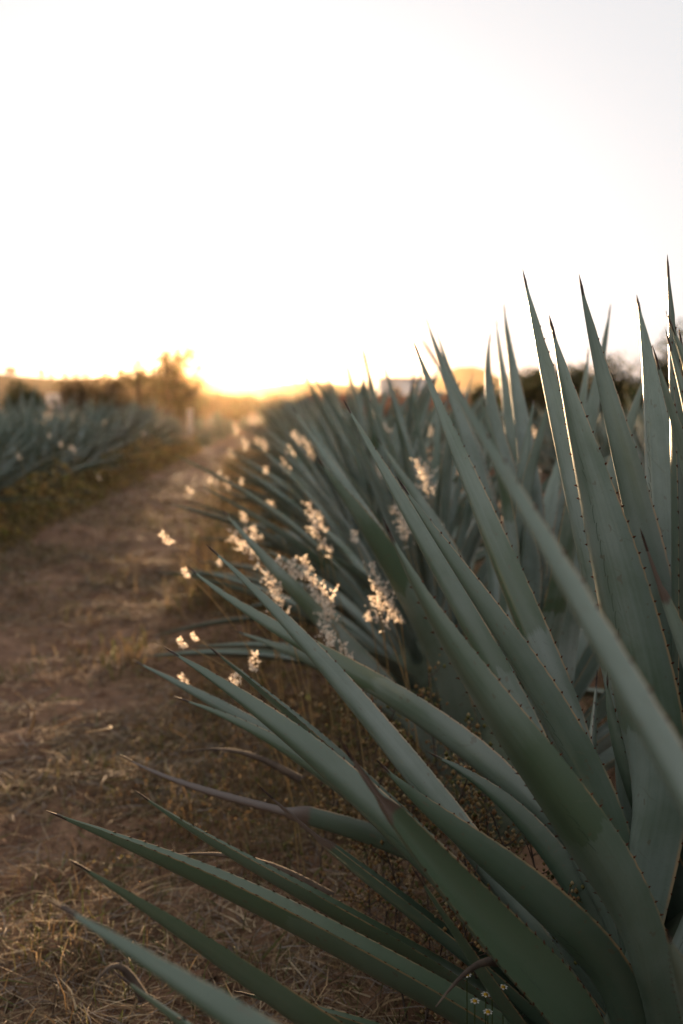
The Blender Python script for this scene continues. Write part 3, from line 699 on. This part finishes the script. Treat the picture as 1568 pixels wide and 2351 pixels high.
# short living and dry grass: tufts on the path, a fringe at the row foot
WEEDC = [(.21, .135, .065), (.11, .070, .036), (.14, .125, .040), (.08, .100, .030), (.30, .21, .115)]
def tufts(n, x0, x1, y0, y1, per, length, width, cols, prob, r, fn, spread=.05):
    X, Y = scatter(n, x0, x1, y0, y1, r, fn); X = np.repeat(X, per) + r.normal(0, spread, len(X) * per); Y = np.repeat(Y, per) + r.normal(0, spread, len(Y) * per)
    return blades(X, Y, length, width, (35, 88), cols, prob, r, .8)
one = lambda x, y: np.ones_like(x)
gs = [tufts(55, -2.2, .2, 1.0, 4.5, 34, (.03, .09), (.0015, .0035), WEEDC, [2, 2, 3, 4, 2], r, patch, .04),
      tufts(110, -.2, .45, 2.4, 5.5, 24, (.04, .17), (.0018, .004), WEEDC, [3, 5, 2, 1.6, 2], r, one, .05),
      tufts(150, -.5, .5, 1.0, 2.7, 22, (.02, .09), (.0015, .003), WEEDC, [2, 6, 2, 3, 1], r, one, .05),
      tufts(330, -.35, .5, 5, 22, 22, (.10, .34), (.004, .008), WEEDC, [4, 3, 2, 1.5, 3], r, one, .08),
      tufts(160, -3.0, -.4, 4, 16, 18, (.05, .15), (.004, .007), WEEDC, [3, 3, 3, 2, 2], r, patch, .08),
      tufts(200, 1.0, 1.8, 2.0, 9, 20, (.08, .26), (.003, .006), WEEDC, [4, 4, 2, 1, 2], r, one, .07)]
joinstuff('dry_grass', gs, M_WEED, 'short brown and green grass at the foot of the agaves', 'grass')

OLIVEW = [(.30, .18, .06), (.13, .075, .03), (.28, .24, .055), (.16, .18, .04), (.40, .29, .10)]
# leafy undergrowth in front of the row across the path
def leafy(n, x0, x1, y0, y1, hmax, leaf, cols, prob, r):
    X = r.uniform(x0, x1, n); Y = r.uniform(y0, y1, n); prof = np.clip(vnoise(X * 1.6, Y * 1.3, 14) * 1.5 - .1, .15, 1.15)
    Z = ground_z(X, Y) + r.random(n) ** .8 * hmax * prof * np.clip(1 - ((X - (x0 + x1) / 2) / ((x1 - x0) / 2)) ** 4, .1, 1)
    c = np.stack([X, Y, Z], -1); a = r.normal(size=(n, 3)); a /= np.linalg.norm(a, axis=1)[:, None]; b = np.cross(a, r.normal(size=(n, 3))); b /= np.linalg.norm(b, axis=1)[:, None]
    s = leaf * r.uniform(.5, 1.5, n)[:, None]
    V = np.stack([c - a * s, c + b * s * .45, c + a * s, c - b * s * .45], 1).reshape(-1, 3)
    ci = r.choice(len(cols), n, p=np.array(prob) / sum(prob)); cc = np.array(cols)[ci] * r.uniform(.6, 1.35, (n, 1))
    return V, np.arange(4 * n).reshape(-1, 4), np.repeat(np.column_stack([cc, np.ones(n)]), 4, 0)
gs = [leafy(14000, -2.6, -1.80, 5.5, 24.5, .46, .028, OLIVEW, [6, 4, 2, .8, 4], r), tufts(300, -2.6, -1.85, 5.5, 24.5, 16, (.12, .4), (.004, .008), WEEDC, [3, 2, 4, 3, 2], r, one, .1)]
for g_ in gs: g_[0][:, 0] += .042 * np.maximum(0, g_[0][:, 1] - 8)
joinstuff('undergrowth', gs, M_WEED, 'brown and olive weeds massed along the row across the path', 'weeds')
gs = [leafy(12000, -.45, .5, 2.2, 6, .13, .0055, [(.17, .105, .05), (.10, .06, .03), (.12, .105, .035), (.08, .09, .03), (.24, .17, .09)], [3, 5, 2, 1, 1.5], r), leafy(5000, .0, .5, 2.6, 12, .30, .014, WEEDC, [4, 3, 2, 1, 2], r), leafy(4500, .15, .62, 1.7, 3.3, .26, .007, WEEDC, [4, 3, 2.5, 1, 2], r)]
joinstuff('leafy_ground_cover', gs, M_WEED, 'fine leafy weeds between the stems of the plumed grass', 'weeds')

# ------------------------------------------------------------------ single weeds with seed buds
def weed_proto(seed, h=.34):
    rr = np.random.default_rng(seed); root = empty('budding_weed', (0, 0, 0))
    g = Geo(); bud = Geo(); lf = Geo()
    stem = np.array([[0, 0, -.02], [.01, .01, h * .4], [-.01, .02, h * .75], [.02, .0, h]]); g.add(*tube_geo(stem, np.array([.0022, .0018, .0013, .0008]), 5))
    for k in range(15):
        z = h * rr.uniform(.2, .98); p = np.array([np.interp(z, stem[:, 2], stem[:, i]) for i in range(3)]); az = rr.uniform(0, 6.28); L = h * rr.uniform(.18, .42) * (1.25 - z / h)
        e = p + np.array([math.cos(az) * L * .8, math.sin(az) * L * .8, L * rr.uniform(.3, .8)]); m = (p + e) / 2 - np.array([0, 0, L * .08]); g.add(*tube_geo([p, m, e], np.array([.0012, .0009, .0005]), 4))
        for q in range(7):
            f = rr.uniform(.35, 1.0); c = p + (e - p) * f + rr.normal(0, .010, 3); s = rr.uniform(.0022, .0046)
            V = np.array([[1, 0, 0], [-1, 0, 0], [0, 1, 0], [0, -1, 0], [0, 0, 1.2], [0, 0, -1.2]]) * s + c
            bc = [(.34, .22, .09), (.26, .14, .06), (.40, .30, .16), (.14, .13, .04)][rr.integers(4)]
            bud.add(V, [(0, 2, 4), (2, 1, 4), (1, 3, 4), (3, 0, 4), (2, 0, 5), (1, 2, 5), (3, 1, 5), (0, 3, 5)], (*bc, 1))
        a = rr.normal(size=3); a /= np.linalg.norm(a); b = np.cross(a, [0, 0, 1]); c = p + a * .012; lf.add([c - a * .013, c + b * .004, c + a * .013, c - b * .004], [(0, 1, 2, 3)], (.09, .08, .028, 1))
    link('stem', g.mesh('stem', M_DEAD, True), root); tag(link('bud_cluster', bud.mesh('bud_cluster', M_WEED), root), kind='stuff'); tag(link('leaf_spray', lf.mesh('leaf_spray', M_WEED), root), kind='stuff')
    return root
WP = [weed_proto(s) for s in (61, 62, 63)]; wu = [False] * 3; rr = random.Random(8)
def put_weed(x, y, s):
    k = rr.randrange(3); o = WP[k] if not wu[k] else copy_tree(WP[k]); wu[k] = True
    o.location = (x, y, float(ground_z(np.array([x]), np.array([y]))[0])); o.rotation_euler = (rr.uniform(-.15, .15), rr.uniform(-.15, .15), rr.uniform(0, 6.28)); o.scale = (s, s, s)
    tag(o, 'dry weed with tiny golden buds at the foot of the agaves', 'weed', 'budding weeds under the agaves')
for vx, vy, d in ((1120, 1860, 1.75), (1200, 1960, 1.7), (1150, 1790, 1.9), (1240, 2050, 1.6), (1060, 1760, 2.0), (960, 1700, 2.0), (900, 1760, 1.95), (870, 1700, 2.1), (840, 1960, 1.8), (900, 2010, 1.7), (1000, 2080, 1.6), (820, 1650, 2.3), (760, 1640, 2.4), (950, 1900, 1.8), (1180, 1880, 1.85), (1120, 2110, 1.5), (1030, 1650, 2.3), (780, 1750, 2.1), (1270, 1900, 1.8), (1430, 2150, 1.5)):
    p = at(vx, vy, d); put_weed(p[0] + rr.uniform(-.04, .04), p[1], max(.45, min(1.25, p[2] / .30)) if p[2] > .08 else .5)

# small white daisies low in the shade
def daisy(vx, vy, d):
    p = at(vx, vy, d); root = empty('daisy', (p[0], p[1], 0)); tag(root, 'tiny white and yellow daisy low in the shade of the agave', 'flower', 'daisies under the agave')
    h = max(.05, p[2]); V, F = tube_geo([[0, .01, -.01], [.004, .005, h * .5], [0, 0, h]], np.array([.001, .0009, .0008]), 5); link('stem', mesh_np('stem', V, F, M_WEED, data=np.tile([.06, .08, .02, 1], (len(V), 1))), root)
    V, F = tube_geo([[0, 0, h], [0, -.001, h + .002], [0, -.001, h + .0035]], np.array([.0028, .003, .0005]), 8); hd = link('flower_head', mesh_np('flower_head', V, F, M_WEED, True, data=np.tile([.55, .33, .03, 1], (len(V), 1))), root)
    for k in range(7):
        a = k * 2 * math.pi / 7; c, s = math.cos(a), math.sin(a); q = lambda r_, w_, z_: [c * r_ - s * w_, s * r_ + c * w_, h + z_]
        link('petal', mesh_np('petal', [q(.002, -.0008, .001), q(.0045, -.0016, .0018), q(.0068, 0, .001), q(.0045, .0016, .0018)], [(0, 1, 2, 3)], M_WEED, data=np.tile([.75, .74, .68, 1], (4, 1))), hd)
for a in ((1090, 2300, 1.25), (1115, 2285, 1.28), (1120, 2325, 1.24), (1155, 2268, 1.3), (1130, 2262, 1.32), (1442, 1955, 1.6), (1072, 2240, 1.35)): daisy(*a)

# dark dry spikes of old leaves near the ground
def dead_spike(p0, p1, r0, label):
    root = empty('dead_leaf_spike', (p0[0], p0[1], 0)); tag(root, label, 'dead leaf')
    p0 = np.array(p0); p1 = np.array(p1); t = np.linspace(0, 1, 9)[:, None]; P = p0 + (p1 - p0) * t + np.array([0, 0, .03]) * np.sin(t * math.pi) - np.array([p0[0], p0[1], 0])
    V, F = tube_geo(P, np.linspace(r0, .0006, 9), 7); link('blade', mesh_np('blade', V, F, M_DEAD, True), root)
dead_spike(at(1190, 2225, 1.26), at(1000, 2312, 1.16), .008, 'dark dry leaf spike pointing across the big agave base')
dead_spike(at(330, 2292, 1.08), at(213, 2265, 1.05), .006, 'short dark spike beside the lowest leaf over the straw')
dead_spike(at(760, 2060, 1.8), at(395, 1962, 1.75), .011, 'long shrivelled brown leaf lying under the agave leaves')
dead_spike(at(690, 1790, 2.2), at(420, 1725, 2.2), .010, 'shrivelled grey leaf behind the dry-tipped low leaf')
def grass_stalk(a, b, label):
    p0, p1 = np.array(a), np.array(b); root = empty('straw_stalk', (p0[0], p0[1], 0)); tag(root, label, 'straw')
    t = np.linspace(0, 1, 8)[:, None]; P = p0 + (p1 - p0) * t + RIGHT * .03 * np.sin(t * math.pi) - np.array([p0[0], p0[1], 0]); V, F = tube_geo(P, np.linspace(.004, .0012, 8), 5)
    link('stalk', mesh_np('stalk', V, F, M_STRAW, True, data=np.tile([.36, .25, .13, 1], (len(V), 1))), root)
grass_stalk(at(250, 1668, 2.75), at(200, 1680, 2.62), 'pale curled straw lying on the bare path')
grass_stalk(at(68, 1680, 2.95), at(38, 1590, 2.9), 'single pale straw stalk standing on the bare path')

# ------------------------------------------------------------------ plumed grass
def plume_proto(seed, nb=12, ln=.13, wd=.03):
    rr = np.random.default_rng(seed); g = Geo()
    for k in range(nb):
        f = (k + rr.random()) / nb; a = rr.uniform(0, 6.28); L = wd * (1.15 - .8 * f) * rr.uniform(.5, 1.5)
        p = np.array([0, 0, f * ln * .9]); e = p + np.array([math.cos(a) * L, math.sin(a) * L, L * rr.uniform(.3, 1.4)])
        w = np.cross(e - p, [.3, .2, 1]); w = w / (np.linalg.norm(w) + 1e-9) * .00035
        g.add([p - w, p + w, e + w, e - w], [(0, 1, 2, 3)], (.35, .24, .14, 1))
        for q in range(rr.integers(3, 9)):
            c = p + (e - p) * rr.uniform(.35, 1.1) + rr.normal(0, .0035, 3); s = rr.uniform(.0013, .0034)
            d = rr.normal(size=3) * .5 + np.array([math.cos(a) * .5, math.sin(a) * .5, .8]); d /= np.linalg.norm(d); u = np.cross(d, [1, .2, 0]); u /= np.linalg.norm(u); v = np.cross(d, u); m = c + d * s * .25
            V = [c - d * s * 1.3, m + u * s, c + d * s * 1.7, m - u * s, c - d * s * 1.2 + v * s * .1, m + v * s, c + d * s * 1.5 + u * s * .2, m - v * s]
            cc = np.array([(.90, .80, .68), (.93, .86, .76), (.84, .70, .58)][rr.integers(3)])
            g.add(V, [(0, 1, 2, 3), (4, 5, 6, 7)], (*cc, 1))
            for h in range(3):      # fine hairs
                hd = d + rr.normal(0, .45, 3); hd /= np.linalg.norm(hd); hw = np.cross(hd, u) * .00025; b0 = c + d * s; b1 = b0 + hd * rr.uniform(.004, .008)
                g.add([b0 - hw, b0 + hw, b1 + hw * .4, b1 - hw * .4], [(0, 1, 2, 3)], (*cc, 1))
    return g.mesh('plume', M_PLUME)
PLUMES = [plume_proto(s, n, l, w) for s, n, l, w in ((71, 20, .12, .026), (72, 26, .14, .032), (73, 15, .09, .022), (74, 10, .055, .016), (75, 18, .11, .03), (76, 13, .07, .02))]
rr = random.Random(21)
def plume_grass(vx, vy, d, k, tilt=.35, label='thin grass stem with a pale fluffy plume beside the agave row', group='plumed grasses beside the agave row', foot=.16):
    top = at(vx, vy, d); lx = rr.uniform(.3, 1.0) * foot
    fx, fy = top[0] + lx, top[1] + rr.uniform(-.12, .12); fz = float(ground_z(np.array([fx]), np.array([fy]))[0])
    root = empty('plume_grass', (fx, fy, fz)); tag(root, label, 'grass', group)
    e = top - np.array([fx, fy, fz]); ln = [.12, .14, .09, .055][k]; dirv = np.array([-tilt * rr.uniform(.4, 1.3), rr.uniform(-.3, .3), 1.0]); dirv /= np.linalg.norm(dirv)
    b = e - dirv * ln * .5; t = np.linspace(0, 1, 10)[:, None]; m = np.array([b[0] * .12, b[1] * .2, b[2] * .62])
    P = (1 - t) ** 2 * 0 + 2 * t * (1 - t) * m + t ** 2 * b; V, F = tube_geo(P, np.linspace(.0019, .0010, 10), 5)
    link('stem', mesh_np('stem', V, F, M_WEED, True, data=np.tile([.40, .28, .13, 1], (len(V), 1))), root)
    if rr.random() < .4 and k != 1: k = {0: 4, 2: 5, 3: 5}[k]
    o = link('plume', PLUMES[k], root); o.location = b; o.rotation_mode = 'QUATERNION'; o.rotation_quaternion = Vector(dirv).to_track_quat('Z', 'Y')
    sc_ = rr.uniform(.7, 1.05) * (.72 if tilt > 1 else .95); o.scale = (sc_ * rr.uniform(.8, 1.3), sc_ * rr.uniform(.8, 1.3), sc_)
PL = [(600, 1300, 2.5, 1), (625, 1345, 2.45, 1), (655, 1310, 2.6, 0), (680, 1300, 2.7, 2), (712, 1330, 2.5, 1), (735, 1370, 2.45, 1), (755, 1400, 2.4, 0), (705, 1295, 2.7, 3), (640, 1380, 2.4, 0),
      (715, 1185, 3.3, 1), (730, 1200, 3.2, 0), (745, 1255, 3.0, 2), (620, 1160, 3.6, 3), (585, 1215, 3.2, 2), (560, 1190, 3.4, 3), (665, 1020, 5.0, 1), (680, 1010, 5.2, 0), (705, 1030, 5.0, 1), (655, 1060, 4.8, 0), (712, 1065, 4.8, 2),
      (815, 1235, 2.9, 3), (862, 1340, 2.4, 1), (880, 1370, 2.35, 1), (870, 1400, 2.3, 0), (905, 1400, 2.3, 2), (845, 1410, 2.4, 3), (915, 1190, 2.9, 1), (930, 1215, 2.8, 0), (970, 1090, 3.2, 1), (975, 1105, 3.1, 0), (1000, 1190, 2.9, 2),
      (610, 1080, 5.0, 3), (560, 1015, 7.0, 1), (540, 985, 9.0, 1), (590, 1010, 8.0, 0), (605, 1020, 7.5, 1), (530, 1040, 7.5, 0), (505, 1090, 6.0, 3), (485, 1105, 6.0, 3), (520, 1110, 5.5, 2), (555, 1105, 5.0, 3), (890, 985, 5.0, 3), (985, 985, 4.6, 2), (1030, 1060, 4.0, 1), (865, 1080, 4.0, 2),
      (1225, 1075, 4.2, 2), (1222, 990, 5.0, 2), (745, 1450, 2.25, 2), (760, 1470, 2.2, 3), (790, 1495, 2.15, 2), (585, 1520, 2.2, 3), (545, 1560, 2.2, 3), (505, 1290, 3.2, 3), (540, 1240, 3.2, 2), (575, 1250, 2.9, 0)]
for a in PL: plume_grass(*a)
for vx, vy, d, k in ((385, 1236, 2.7, 3), (424, 1313, 2.5, 3), (416, 1475, 2.2, 3), (440, 1458, 2.2, 3), (425, 1565, 2.3, 3), (437, 1125, 5.0, 3)):
    plume_grass(vx, vy, d, k, 1.2, 'thin grass stem with a small plume bowed out over the path', 'plumes bowed over the path', .5)
for vx, vy, d, k in ((113, 1000, 7.5, 3), (140, 1020, 7.5, 3), (165, 1030, 7.3, 2), (228, 1096, 7.6, 3), (328, 995, 12, 2), (45, 1050, 7.5, 3)):
    plume_grass(vx, vy, d, k, .5, 'thin grass stem with a pale plume before the row across the path', 'plumes before the row across the path', .1)

# ------------------------------------------------------------------ haze
def build_haze():
    V, F = box_geo(-1400, 1800, -400, 2300, -3.0, 80); s = NT('haze'); v = s.n.new('ShaderNodeVolumePrincipled')
    v.inputs['Color'].default_value = (1, .74, .44, 1); v.inputs['Density'].default_value = .00006; v.inputs['Anisotropy'].default_value = .92
    s.t.links.new(v.outputs[0], s.out.inputs['Volume'])
    tag(link('haze', mesh_np('haze', V, F, s.m)), 'thin warm evening haze over the whole field', 'haze', kind='stuff')
build_haze()
